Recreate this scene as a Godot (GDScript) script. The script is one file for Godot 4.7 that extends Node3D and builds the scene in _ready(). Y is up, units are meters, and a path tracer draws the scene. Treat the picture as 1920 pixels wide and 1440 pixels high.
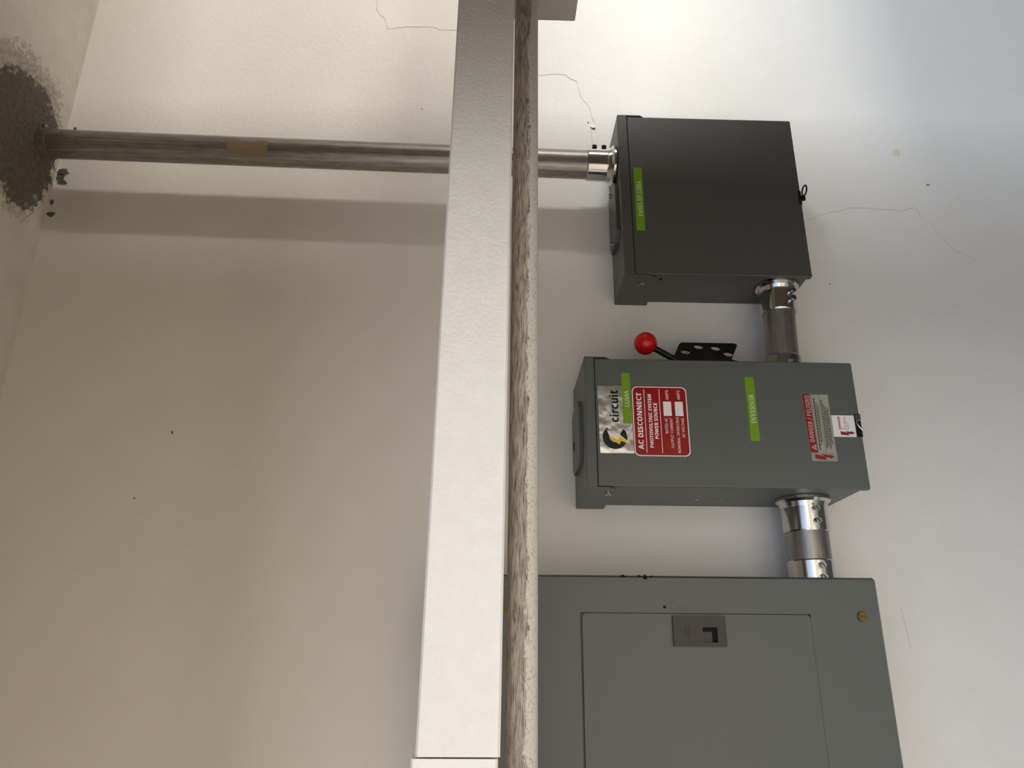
extends Node3D
# An electrical closet: a painted wall with a load centre, a safety switch and a hinged-cover box joined by steel conduit,
# seen past a painted rail. World: the equipment wall is the plane z = 0, x runs right, y up; the camera is held on its side.

const EYE := 1.55                 # height of the lens above the floor; V() below counts heights from it
const CEIL := 0.8785
const EXPOSURE := 1.75
const SKY := 1.28
const SUN := 1.5
const ADDED_HIGH := 18.0
const ADDED_LOW := 12.8
var org := Vector3.ZERO           # base of the thing being built
var M := {}
var taken := {}

func _ready() -> void:
	make_camera()
	make_light()
	make_materials()
	make_room()
	make_rails()
	make_load_center()
	make_safety_switch()
	make_cover_box()
	make_conduits()
	make_cement()

# ---------------------------------------------------------------- camera, sky, exposure
func make_camera() -> void:
	var yaw := 0.3576
	var pitch := -0.0269
	var roll := 0.0165
	var f := Vector3(sin(yaw) * cos(pitch), sin(pitch), -cos(yaw) * cos(pitch))
	var r := Vector3(cos(yaw), 0, sin(yaw))
	var u := r.cross(f)
	var r2 := r * cos(roll) + u * sin(roll)
	var u2 := u * cos(roll) - r * sin(roll)
	var cam := Camera3D.new()
	cam.name = "camera"
	cam.fov = rad_to_deg(2.0 * atan(720.0 / 1463.0))
	cam.near = 0.02
	cam.far = 200.0
	cam.transform = Transform3D(Basis(-u2, r2, -f), Vector3(0, EYE, 1.3456))
	add_child(cam)
	cam.current = true

func make_light() -> void:
	var env := Environment.new()
	env.background_mode = Environment.BG_SKY
	var sm := ProceduralSkyMaterial.new()
	sm.sky_top_color = Color(0.50, 0.57, 0.68)
	sm.sky_horizon_color = Color(1.0, 0.985, 0.96)
	sm.ground_horizon_color = Color(0.62, 0.58, 0.52)
	sm.ground_bottom_color = Color(0.55, 0.51, 0.46)
	sm.sky_energy_multiplier = SKY
	var sky := Sky.new()
	sky.sky_material = sm
	env.sky = sky
	env.background_energy_multiplier = 1.0
	env.tonemap_mode = Environment.TONE_MAPPER_LINEAR
	env.tonemap_exposure = EXPOSURE
	env.sdfgi_enabled = true
	env.ssao_enabled = true
	env.ssil_enabled = true
	var we := WorldEnvironment.new()
	we.name = "world_environment"
	we.environment = env
	add_child(we)
	var sun := DirectionalLight3D.new()
	sun.name = "sun"
	sun.light_energy = SUN
	sun.light_color = Color(1.0, 0.95, 0.87)
	sun.light_angular_distance = 0.53
	sun.shadow_enabled = true
	add_child(sun)
	sun.look_at_from_position(Vector3(-1.5, 6.0, -3.0), Vector3.ZERO, Vector3.UP)
	# two added area lights shine past the pier: high for sky, low for ground
	for g in [["added_high_light", Color(0.88, 0.94, 1.0), 2.3, 1.2, ADDED_HIGH], ["added_low_light", Color(1.0, 0.99, 0.965), -0.55, 1.3, ADDED_LOW]]:
		var a := AreaLight3D.new()
		a.name = g[0]
		a.area_size = Vector2(0.8, g[3])
		a.light_energy = g[4]
		a.light_color = g[1]
		a.area_normalize_energy = true
		a.area_range = 30.0
		a.shadow_enabled = true
		add_child(a)
		a.look_at_from_position(Vector3(4.87, EYE + g[2], 3.4), Vector3(1.1, EYE - 0.1, 0), Vector3.UP)

# ---------------------------------------------------------------- helpers: nodes
func numbered(called: String) -> String:
	var n: int = taken.get(called, 0)
	taken[called] = n + 1
	return called if n == 0 else "%s_%03d" % [called, n]

func thing(called: String, label: String, category: String, base: Vector3, group := "") -> Node3D:
	var o := Node3D.new()
	o.name = numbered(called)
	add_child(o, true)
	o.position = base + Vector3(0, EYE, 0)
	org = o.position
	o.set_meta("label", label)
	o.set_meta("category", category)
	if group != "":
		o.set_meta("group", group)
	return o

func S() -> SurfaceTool:
	var st := SurfaceTool.new()
	st.begin(Mesh.PRIMITIVE_TRIANGLES)
	return st

func part(called: String, st: SurfaceTool, mat: Material, parent: Node = self, label := "") -> MeshInstance3D:
	var o := MeshInstance3D.new()
	o.name = called
	o.mesh = st.commit()
	o.material_override = mat
	parent.add_child(o, true)
	if label != "":
		o.set_meta("label", label)
	return o

func struct(called: String, st: SurfaceTool, mat: Material, parent: Node = self) -> MeshInstance3D:
	var o := part(called, st, mat, parent)
	if parent == self:
		o.set_meta("kind", "structure")
	return o

func V(x: float, y: float, z: float) -> Vector3:
	return Vector3(x, y + EYE, z) - org

# ---------------------------------------------------------------- helpers: shapes
func tri(st: SurfaceTool, p: Array, n: Array, uv: Array = []) -> void:
	var order := [0, 1, 2]
	var c: Vector3 = (p[1] - p[0]).cross(p[2] - p[0])
	if c.dot(n[0] + n[1] + n[2]) > 0.0:
		order = [0, 2, 1]
	for i in order:
		st.set_normal(n[i])
		st.set_uv(uv[i] if uv.size() > 0 else Vector2.ZERO)
		st.add_vertex(p[i])

func quad(st: SurfaceTool, a: Vector3, b: Vector3, c: Vector3, d: Vector3, n: Vector3) -> void:
	tri(st, [a, b, c], [n, n, n])
	tri(st, [a, c, d], [n, n, n])

# chamfered box between two corners given with V() heights
func box(st: SurfaceTool, x0: float, x1: float, y0: float, y1: float, z0: float, z1: float, bev := 0.0, turn := Transform3D.IDENTITY) -> void:
	var lo := V(x0, y0, z0)
	var hi := V(x1, y1, z1)
	var c := (lo + hi) * 0.5
	var h := (hi - lo) * 0.5
	var g := func(p: Vector3) -> Vector3: return c + turn.basis * p
	var ax := [Vector3.RIGHT, Vector3.UP, Vector3.BACK]
	for i in 3:
		var j := (i + 1) % 3
		var k := (i + 2) % 3
		for s in [-1.0, 1.0]:
			var q := []
			for t in [[-1, -1], [1, -1], [1, 1], [-1, 1]]:
				q.append(g.call(ax[i] * s * h[i] + ax[j] * t[0] * (h[j] - bev) + ax[k] * t[1] * (h[k] - bev)))
			quad(st, q[0], q[1], q[2], q[3], turn.basis * ax[i] * s)
			if bev > 0.0:
				for t in [-1.0, 1.0]:    # edge between +-i and +-j
					var e := []
					for w in [-1.0, 1.0]:
						e.append(g.call(ax[i] * s * h[i] + ax[j] * t * (h[j] - bev) + ax[k] * w * (h[k] - bev)))
					for w in [1.0, -1.0]:
						e.append(g.call(ax[i] * s * (h[i] - bev) + ax[j] * t * h[j] + ax[k] * w * (h[k] - bev)))
					var ni: Vector3 = turn.basis * (ax[i] * s)
					var nj: Vector3 = turn.basis * (ax[j] * t)
					tri(st, [e[0], e[1], e[2]], [ni, ni, nj])
					tri(st, [e[0], e[2], e[3]], [ni, nj, nj])
	if bev > 0.0:
		for sx in [-1.0, 1.0]:
			for sy in [-1.0, 1.0]:
				for sz in [-1.0, 1.0]:
					var n := turn.basis * Vector3(sx, sy, sz).normalized()
					tri(st, [g.call(Vector3(sx * h.x, sy * (h.y - bev), sz * (h.z - bev))), g.call(Vector3(sx * (h.x - bev), sy * h.y, sz * (h.z - bev))), g.call(Vector3(sx * (h.x - bev), sy * (h.y - bev), sz * h.z))], [n, n, n])

# polygon (2-D) pushed out along the frame's z from d0 to d1
func prism(st: SurfaceTool, pts: Array, fr: Transform3D, d0: float, d1: float) -> void:
	var pp := PackedVector2Array(pts)
	var idx := Geometry2D.triangulate_polygon(pp)
	var nz := fr.basis.z.normalized()
	for k in range(0, idx.size(), 3):
		for e in [[d1, nz], [d0, -nz]]:
			var q := []
			for m in 3:
				var p: Vector2 = pp[idx[k + m]]
				q.append(fr * Vector3(p.x, p.y, e[0]))
			tri(st, q, [e[1], e[1], e[1]])
	var cw := Geometry2D.is_polygon_clockwise(pp)
	for i in pp.size():
		var a := pp[i]
		var b := pp[(i + 1) % pp.size()]
		var d := (b - a).normalized()
		var n2 := Vector2(-d.y, d.x) if cw else Vector2(d.y, -d.x)
		var n := (fr.basis * Vector3(n2.x, n2.y, 0)).normalized()
		quad(st, fr * Vector3(a.x, a.y, d0), fr * Vector3(b.x, b.y, d0), fr * Vector3(b.x, b.y, d1), fr * Vector3(a.x, a.y, d1), n)

func wall_frame(z := 0.0) -> Transform3D:      # polygon given in wall coordinates (x, height from the eye)
	return Transform3D(Basis.IDENTITY, V(0, 0, z))

func side_frame(x: float) -> Transform3D:      # polygon given as (z, y), pushed out along +x
	return Transform3D(Basis(Vector3(0, 0, 1), Vector3(0, 1, 0), Vector3(1, 0, 0)), V(x, 0, 0))

func across(d: Vector3) -> Array:
	var a := d.cross(Vector3.UP if absf(d.y) < 0.9 else Vector3.RIGHT).normalized()
	return [a, d.cross(a).normalized()]

# profile of (radius, distance along dir), turned about the axis
func lathe(st: SurfaceTool, at: Vector3, dir: Vector3, prof: Array, seg := 32, smooth := false) -> void:
	var d := dir.normalized()
	var ab := across(d)
	var nn := []
	for i in prof.size() - 1:
		var t: Vector2 = (prof[i + 1] - prof[i]).normalized()
		nn.append(Vector2(t.y, -t.x))      # (radial, axial) for a profile that runs along +axis
	for i in prof.size() - 1:
		var n0: Vector2 = nn[i]
		var n1: Vector2 = nn[i]
		if smooth:
			if i > 0: n0 = (nn[i] + nn[i - 1]).normalized()
			if i < nn.size() - 1: n1 = (nn[i] + nn[i + 1]).normalized()
		for s in seg:
			var p := []
			var n := []
			var uv := []
			for e in [[s, i, n0], [s + 1, i, n0], [s + 1, i + 1, n1], [s, i + 1, n1]]:
				var ang: float = TAU * e[0] / seg
				var rad: Vector3 = ab[0] * cos(ang) + ab[1] * sin(ang)
				var q: Vector2 = prof[e[1]]
				p.append(at + rad * q.x + d * q.y)
				var m: Vector2 = e[2]
				n.append((rad * m.x + d * m.y).normalized())
				uv.append(Vector2(float(e[0]) / seg, q.y * 2.0))
			if prof[i].x > 1e-6:
				tri(st, [p[0], p[1], p[2]], [n[0], n[1], n[2]], [uv[0], uv[1], uv[2]])
			if prof[i + 1].x > 1e-6:
				tri(st, [p[0], p[2], p[3]], [n[0], n[2], n[3]], [uv[0], uv[2], uv[3]])

func ball(st: SurfaceTool, c: Vector3, r: float, squash := 1.0, axis := Vector3.UP) -> void:
	var prof := []
	for i in 17:
		var a := PI * i / 16.0
		prof.append(Vector2(r * sin(a), -r * squash * cos(a)))
	lathe(st, c, axis, prof, 32, true)

func tube(st: SurfaceTool, pts: Array, r: float, seg := 10, closed := false) -> void:
	var n := pts.size()
	var rings := []
	for i in n:
		var a: Vector3 = pts[(i - 1 + n) % n] if (closed or i > 0) else pts[i]
		var b: Vector3 = pts[(i + 1) % n] if (closed or i < n - 1) else pts[i]
		var t: Vector3 = (b - a).normalized()
		var ab := across(t)
		var ring := []
		for s in seg:
			var ang := TAU * s / seg
			ring.append(ab[0] * cos(ang) + ab[1] * sin(ang))
		rings.append(ring)
	for i in (n if closed else n - 1):
		var i2 := (i + 1) % n
		for s in seg:
			var s2 := (s + 1) % seg
			var a0: Vector3 = rings[i][s]
			var a1: Vector3 = rings[i][s2]
			var b0: Vector3 = rings[i2][s]
			var b1: Vector3 = rings[i2][s2]
			tri(st, [pts[i] + a0 * r, pts[i] + a1 * r, pts[i2] + b1 * r], [a0, a1, b1])
			tri(st, [pts[i] + a0 * r, pts[i2] + b1 * r, pts[i2] + b0 * r], [a0, b1, b0])
	if not closed:
		for e in [[0, 1], [n - 1, n - 2]]:
			var nrm: Vector3 = (pts[e[0]] - pts[e[1]]).normalized()
			for s in seg:
				tri(st, [pts[e[0]], pts[e[0]] + rings[e[0]][s] * r, pts[e[0]] + rings[e[0]][(s + 1) % seg] * r], [nrm, nrm, nrm])

func round_rect(x0: float, x1: float, y0: float, y1: float, r: float, seg := 6) -> Array:
	var out := []
	for c in [[x1 - r, y1 - r, 0.0], [x0 + r, y1 - r, 0.5], [x0 + r, y0 + r, 1.0], [x1 - r, y0 + r, 1.5]]:
		for i in seg + 1:
			var a: float = PI * (c[2] + 0.5 * i / seg)
			out.append(Vector2(c[0] + r * cos(a), c[1] + r * sin(a)))
	return out

# slotted screw: a low head in two halves over a washer face
func screw(called: String, at: Vector3, dir: Vector3, r: float, h: float, mat: Material, parent: Node, turn := 0.4) -> MeshInstance3D:
	var st := S()
	var d := dir.normalized()
	lathe(st, at, d, [Vector2(0, 0), Vector2(r * 0.97, 0), Vector2(r * 0.97, h * 0.2), Vector2(0, h * 0.2)], 16)
	var ab := across(d)
	for s in [0.0, PI]:
		var poly := []
		for i in 9:
			var a := lerpf(0.2, PI - 0.2, i / 8.0)
			poly.append(Vector2(r * 0.96 * cos(a), r * 0.96 * sin(a)))
		var x: Vector3 = ab[0] * cos(turn + s) + ab[1] * sin(turn + s)
		var fr := Transform3D(Basis(x, d.cross(x), d), at)
		prism(st, poly, fr, h * 0.1, h)
	return part(called, st, mat, parent)

# flat lettering on a face that looks along +z; the text is fitted to a width and a height
func words(called: String, s: String, x0: float, x1: float, y0: float, y1: float, z: float, mat: Material, parent: Node, weight := 400, depth := 0.0003, family := "Droid Sans") -> MeshInstance3D:
	var f := SystemFont.new()
	f.font_names = PackedStringArray([family])
	f.font_weight = weight
	var t := TextMesh.new()
	if weight >= 700:
		var fv := FontVariation.new()
		fv.base_font = f
		fv.variation_embolden = 0.35
		t.font = fv
	else:
		t.font = f
	t.font_size = 64
	t.pixel_size = 0.001
	t.depth = 0.02
	t.curve_step = 1.0
	t.text = s
	var bb := t.get_aabb()
	var o := MeshInstance3D.new()
	o.name = called
	o.mesh = t
	o.material_override = mat
	parent.add_child(o, true)
	var k := Vector3((x1 - x0) / bb.size.x, (y1 - y0) / bb.size.y, depth / 0.02)
	o.scale = k
	o.position = V((x0 + x1) * 0.5, (y0 + y1) * 0.5, z) - (bb.position + bb.size * 0.5) * k + Vector3(0, 0, depth * 0.5)
	return o

# ---------------------------------------------------------------- materials
func noise_image(sz: int, freq: float, oct: int, seed_: int, kind := FastNoiseLite.TYPE_SIMPLEX_SMOOTH) -> Image:
	var n := FastNoiseLite.new()
	n.seed = seed_
	n.noise_type = kind
	n.frequency = freq
	n.fractal_octaves = oct
	return n.get_seamless_image(sz, sz, false, false, 0.15)

func relief(sz: int, freq: float, oct: int, seed_: int, strength: float) -> ImageTexture:
	var im := noise_image(sz, freq, oct, seed_)
	im.convert(Image.FORMAT_RGBA8)
	im.bump_map_to_normal_map(strength)
	return ImageTexture.create_from_image(im)

func tinted(sz: int, freq: float, oct: int, seed_: int, lo: Color, hi: Color, power := 1.0) -> ImageTexture:
	var im := noise_image(sz, freq, oct, seed_)
	var out := Image.create(sz, sz, false, Image.FORMAT_RGB8)
	for y in sz:
		for x in sz:
			out.set_pixel(x, y, lo.lerp(hi, pow(im.get_pixel(x, y).r, power)))
	return ImageTexture.create_from_image(out)

func plain(c: Color, rough := 0.5, metal := 0.0) -> StandardMaterial3D:
	var m := StandardMaterial3D.new()
	m.albedo_color = c
	m.roughness = rough
	m.metallic = metal
	return m

func bumpy(m: StandardMaterial3D, tex: Texture2D, scale_: float, per_metre: float) -> StandardMaterial3D:
	m.normal_enabled = true
	m.normal_texture = tex
	m.normal_scale = scale_
	m.uv1_triplanar = true
	m.uv1_world_triplanar = true
	m.uv1_scale = Vector3.ONE * per_metre
	return m

func make_materials() -> void:
	var peel := relief(512, 0.045, 3, 7, 3.0)
	var peel_soft := relief(256, 0.03, 2, 11, 2.0)
	var w := plain(Color(1, 1, 1), 0.62)
	w.albedo_texture = tinted(256, 0.012, 4, 21, Color(0.900, 0.880, 0.850), Color(0.910, 0.890, 0.862))
	M.wall = bumpy(w, peel, 0.13, 3.0)
	var c := plain(Color(1, 1, 1), 0.7)
	c.albedo_texture = tinted(256, 0.015, 4, 22, Color(0.85, 0.81, 0.77), Color(0.89, 0.86, 0.82))
	M.ceiling = bumpy(c, peel, 0.3, 3.0)
	var rail := plain(Color(1, 1, 1), 0.5)
	rail.albedo_texture = tinted(256, 0.02, 4, 23, Color(0.90, 0.880, 0.845), Color(0.918, 0.902, 0.870))
	M.rail = bumpy(rail, peel, 0.55, 7.0)
	M.shaded_rail_paint = bumpy(plain(Color(0.66, 0.64, 0.63), 0.7), peel, 0.5, 5.0)  # rail paint greyed: the shade on the block is put into its colour
	M.floor = bumpy(plain(Color(0.46, 0.43, 0.39), 0.8), peel, 0.5, 2.0)
	M.ground = bumpy(plain(Color(0.70, 0.655, 0.57), 0.9), peel, 0.6, 1.0)
	M.block = bumpy(plain(Color(0.46, 0.41, 0.36), 0.9), peel, 0.8, 2.0)  # for the unseen front wall, kept dark to cut bounced light
	M.crack = plain(Color(0.74, 0.71, 0.68), 0.9)
	M.crack_dark = plain(Color(0.36, 0.33, 0.30), 0.9)
	M.filler = plain(Color(0.94, 0.94, 0.93), 0.7)
	M.stain = plain(Color(0.86, 0.83, 0.73), 0.7)
	M.enamel = bumpy(plain(Color(0.345, 0.360, 0.340), 0.42), peel_soft, 0.10, 9.0)
	M.enamel_shaded = bumpy(plain(Color(0.300, 0.300, 0.282), 0.40), peel_soft, 0.10, 9.0)  # darker copy of the enamel, shade on the box put into the colour
	M.black = plain(Color(0.035, 0.035, 0.037), 0.45)
	M.hole = plain(Color(0.01, 0.01, 0.01), 0.9)
	M.red_ball = plain(Color(0.80, 0.045, 0.035), 0.35)
	M.zinc = plain(Color(0.80, 0.80, 0.78), 0.16, 1.0)
	M.zinc_worn = plain(Color(0.66, 0.65, 0.62), 0.32, 1.0)
	M.steel_screw = plain(Color(0.62, 0.63, 0.64), 0.28, 1.0)
	M.dark_screw = plain(Color(0.33, 0.35, 0.36), 0.35, 1.0)
	M.brass = plain(Color(0.44, 0.36, 0.22), 0.40, 1.0)
	M.latch = plain(Color(0.215, 0.195, 0.170), 0.5)
	M.latch_slide = plain(Color(0.21, 0.205, 0.195), 0.5)
	M.green_tape = plain(Color(0.43, 0.59, 0.05), 0.42)
	M.tape_ink = plain(Color(0.85, 0.90, 0.78), 0.5)
	M.white_print = plain(Color(0.93, 0.91, 0.90), 0.4)
	M.red_print = plain(Color(0.58, 0.065, 0.055), 0.30)
	M.black_print = plain(Color(0.03, 0.03, 0.03), 0.4)
	M.yellow_print = plain(Color(0.93, 0.76, 0.08), 0.4)
	M.grey_print = plain(Color(0.62, 0.61, 0.56), 0.4)
	M.line_print = plain(Color(0.16, 0.16, 0.15), 0.5)
	M.tag_white = plain(Color(0.90, 0.89, 0.88), 0.4)
	M.clear_film = plain(Color(0.56, 0.57, 0.54), 0.35)
	M.foil = bumpy(plain(Color(0.90, 0.90, 0.88), 0.34, 1.0), relief(256, 0.015, 3, 31, 5.0), 0.45, 6.0)
	M.cement = bumpy(plain(Color(1, 1, 1), 0.95), relief(256, 0.06, 4, 33, 6.0), 0.9, 7.0)
	M.cement.vertex_color_use_as_albedo = true
	M.cement_plain = bumpy(plain(Color(0.42, 0.39, 0.345), 0.9), relief(256, 0.06, 4, 33, 6.0), 0.9, 7.0)
	# galvanised tube: streaks drawn along its length
	var im := Image.create(512, 512, false, Image.FORMAT_RGB8)
	var n1 := FastNoiseLite.new()
	n1.seed = 5
	n1.frequency = 1.0
	n1.fractal_octaves = 4
	for y in 512:
		for x in 512:
			var a := TAU * x / 512.0
			var v := n1.get_noise_3d(cos(a) * 5.0, sin(a) * 5.0, y * 0.0035) * 0.5 + n1.get_noise_3d(cos(a) * 2.0, sin(a) * 2.0, y * 0.02 + 40.0) * 0.35
			var t := clampf(0.5 + v, 0.0, 1.0)
			im.set_pixel(x, y, Color(0.50, 0.475, 0.455).lerp(Color(0.70, 0.68, 0.655), t))
	var tube_m := plain(Color(1, 1, 1), 0.42, 0.85)
	tube_m.albedo_texture = ImageTexture.create_from_image(im)
	M.tube = tube_m
	M.sticker_old = bumpy(plain(Color(0.58, 0.51, 0.40), 0.8), peel, 0.6, 8.0)
	# weathered timber: flaking paint over grey grain
	var wim := Image.create(2048, 256, false, Image.FORMAT_RGB8)
	var him := Image.create(2048, 256, false, Image.FORMAT_RGBA8)
	var g1 := FastNoiseLite.new()
	g1.seed = 9
	g1.frequency = 1.0
	g1.fractal_octaves = 3
	var g2 := FastNoiseLite.new()
	g2.seed = 10
	g2.frequency = 1.0
	g2.fractal_octaves = 4
	for y in 256:
		for x in 2048:
			var bend := g2.get_noise_2d(x * 0.006, y * 0.012) * 14.0
			var grain := g1.get_noise_2d(x * 0.016, (y + bend) * 0.30)
			var broad := g2.get_noise_2d(x * 0.008 + 11.0, (y + bend) * 0.03)
			var edge := 150.0 + 26.0 * g2.get_noise_2d(x * 0.010 + 50.0, y * 0.02) + 12.0 * g2.get_noise_2d(x * 0.06, y * 0.05 + 9.0)
			var bare := clampf((edge - y) / 12.0, 0.0, 1.0)
			var paint := Color(0.80, 0.775, 0.75)
			var spot := g2.get_noise_2d(x * 0.075, y * 0.20 + 77.0)
			if spot > 0.40: paint = paint.lerp(Color(0.30, 0.27, 0.25), clampf((spot - 0.40) * 12.0, 0.0, 0.8))
			var wood := Color(0.72, 0.68, 0.635).lerp(Color(0.40, 0.355, 0.32), clampf(0.30 + grain * 1.1 + broad * 0.5, 0.0, 1.0))
			if grain > 0.34: wood = wood.lerp(Color(0.22, 0.19, 0.17), clampf((grain - 0.34) * 7.0, 0.0, 0.8))
			wim.set_pixel(x, y, paint.lerp(wood, bare))
			var hgt := clampf(0.75 - bare * (0.2 + 0.7 * maxf(grain, 0.0)) - (0.25 if spot > 0.42 else 0.0), 0.0, 1.0)
			him.set_pixel(x, y, Color(hgt, hgt, hgt))
	him.bump_map_to_normal_map(4.0)
	var tm := plain(Color(1, 1, 1), 0.75)
	tm.albedo_texture = ImageTexture.create_from_image(wim)
	tm.normal_enabled = true
	tm.normal_texture = ImageTexture.create_from_image(him)
	tm.normal_scale = 0.7
	M.timber = tm

# ---------------------------------------------------------------- the closet
const XL := -1.25
const XR := 3.1
const ZF := 0.90                   # inner face of the front wall
const DOOR := [-1.1, 0.495, 0.42]   # doorway: left, right, head
const WIN := [1.98, 2.95, -0.66, 0.50]  # unseen side opening, sill and head set for the light they let through

func make_room() -> void:
	org = Vector3.ZERO
	var st := S()
	box(st, XL - 0.15, XR + 0.15, -EYE, CEIL, -0.15, 0.0)
	var wall := struct("wall_back", st, M.wall)
	cracks(wall)
	st = S(); box(st, XL - 0.15, XL, -EYE, CEIL, 0.0, ZF + 0.12)
	struct("wall_left", st, M.wall)
	st = S(); box(st, XR, XR + 0.15, -EYE, CEIL, 0.0, ZF + 0.12)
	struct("wall_right", st, M.wall)
	st = S()
	box(st, XL - 0.15, XR + 0.15, CEIL, CEIL + 0.15, -0.15, ZF + 0.12)
	struct("ceiling", st, M.ceiling)
	st = S(); box(st, XL - 0.15, XR + 0.15, -EYE - 0.15, -EYE, -0.15, ZF + 0.12)
	struct("floor", st, M.floor)
	st = S(); box(st, -12.0, 14.0, -EYE - 0.20, -EYE - 0.02, ZF + 0.12, 16.0)
	struct("yard_ground", st, M.ground)
	# unseen front wall, pier and openings shaped for the light: left pier, head over the doorway, pier, wall under and over the window
	st = S()
	var z1 := ZF + 0.12
	box(st, XL, DOOR[0], -EYE, CEIL, ZF, z1)
	box(st, DOOR[0], DOOR[1], DOOR[2], CEIL, ZF, z1)
	box(st, DOOR[1], WIN[0], -EYE, CEIL, ZF, z1)
	box(st, WIN[0], WIN[1], -EYE, WIN[2], ZF, z1)
	box(st, WIN[0], WIN[1], WIN[3], CEIL, ZF, z1)
	box(st, WIN[1], XR, -EYE, CEIL, ZF, z1)
	struct("wall_front", st, M.block)

func ribbon(st: SurfaceTool, pts: Array, w: float, seed_: int) -> void:
	var rng := RandomNumberGenerator.new()
	rng.seed = seed_
	var fine := []
	for i in pts.size() - 1:
		var k := maxi(2, int(pts[i].distance_to(pts[i + 1]) / 0.006))
		for j in k:
			var q: Vector2 = pts[i].lerp(pts[i + 1], float(j) / k)
			fine.append(q + Vector2(rng.randf_range(-1, 1), rng.randf_range(-1, 1)) * 0.0007)
	fine.append(pts[-1])
	var l := []
	var r := []
	for i in fine.size():
		var d: Vector2 = (fine[mini(i + 1, fine.size() - 1)] - fine[maxi(i - 1, 0)]).normalized()
		var ww := w * rng.randf_range(0.45, 1.0) * 0.5
		if i == fine.size() - 1: ww *= 0.2
		l.append(fine[i] + Vector2(-d.y, d.x) * ww)
		r.append(fine[i] - Vector2(-d.y, d.x) * ww)
	for i in fine.size() - 1:
		quad(st, V(l[i].x, l[i].y, 0.0004), V(r[i].x, r[i].y, 0.0004), V(r[i + 1].x, r[i + 1].y, 0.0004), V(l[i + 1].x, l[i + 1].y, 0.0004), Vector3.BACK)

func v2(a: Array) -> Array:
	var out := []
	for i in range(0, a.size(), 2):
		out.append(Vector2(a[i], a[i + 1]))
	return out

func blot(st: SurfaceTool, x: float, y: float, rx: float, ry: float, seed_: int, h := 0.0006) -> void:
	var rng := RandomNumberGenerator.new()
	rng.seed = seed_
	var poly := []
	for i in 14:
		var a := TAU * i / 14.0
		var k := rng.randf_range(0.6, 1.1)
		poly.append(Vector2(x + rx * k * cos(a), y + ry * k * sin(a)))
	prism(st, poly, wall_frame(), 0.0, h)

func cracks(wall: Node) -> void:
	var lines := [
		[[1.46, 0.285, 1.4157, 0.2717, 1.4034, 0.2673, 1.3894, 0.2688, 1.3743, 0.2607, 1.3625, 0.2481, 1.3323, 0.2416, 1.3416, 0.1963, 1.3422, 0.1376, 1.3350, 0.1290, 1.3349, 0.09, 1.30, 0.02, 1.2157, -0.0955, 1.2210, -0.1233, 1.2205, -0.1511, 1.2120, -0.1556, 1.2025, -0.1750, 1.1840, -0.1781, 1.1586, -0.1832, 1.1367, -0.1997, 1.1090, -0.2046, 1.0926, -0.2098], 0.0013],
		[[1.0800, -0.2004, 1.0569, -0.2019, 1.0408, -0.2048], 0.0012],
		[[0.8648, -0.6333, 0.8831, -0.6676, 0.8902, -0.6961, 0.8985, -0.7309, 0.8995, -0.7556, 0.8961, -0.7888, 0.8980, -0.8076, 0.8945, -0.8346, 0.9041, -0.8640, 0.8745, -0.8740, 0.8643, -0.8875, 0.8371, -0.9037, 0.8034, -0.9245, 0.7932, -0.9497, 0.7825, -0.9686], 0.0009],
	]
	var k := 0
	for l in lines:
		var st := S()
		ribbon(st, v2(l[0]), l[1], 100 + k)
		part("crack", st, M.crack, wall, "hairline crack in the paint")
		k += 1
	var st := S()
	for i in 16:      # scuffed line of specks
		var t := i / 15.0
		blot(st, lerpf(0.1098, 0.0484, t), lerpf(-0.6986, -0.7034, t), 0.0012, 0.0006, 200 + i)
	part("scuff", st, M.crack, wall)
	st = S()
	blot(st, 1.084, -0.206, 0.004, 0.006, 3, 0.0025)
	part("filler_lump", st, M.filler, wall)
	st = S()
	blot(st, 1.0945, -0.196, 0.003, 0.0012, 4)
	blot(st, 1.0785, -0.2075, 0.0015, 0.003, 5)
	for d in [[0.4002, 0.5640, 0.0035, 0.0015], [0.2818, 0.6099, 0.0015, 0.0015], [0.7226, -0.6612, 0.0014, 0.0012], [1.12, 0.155, 0.0012, 0.0015], [0.9588, -0.8999, 0.0012, 0.004]]:
		blot(st, d[0], d[1], d[2], d[3], 6)
	part("paint_chip", st, M.crack_dark, wall)
	st = S()
	blot(st, 1.0383, -0.8459, 0.010, 0.011, 8, 0.0003)
	part("stain", st, M.stain, wall, "faint yellow stain")

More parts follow.
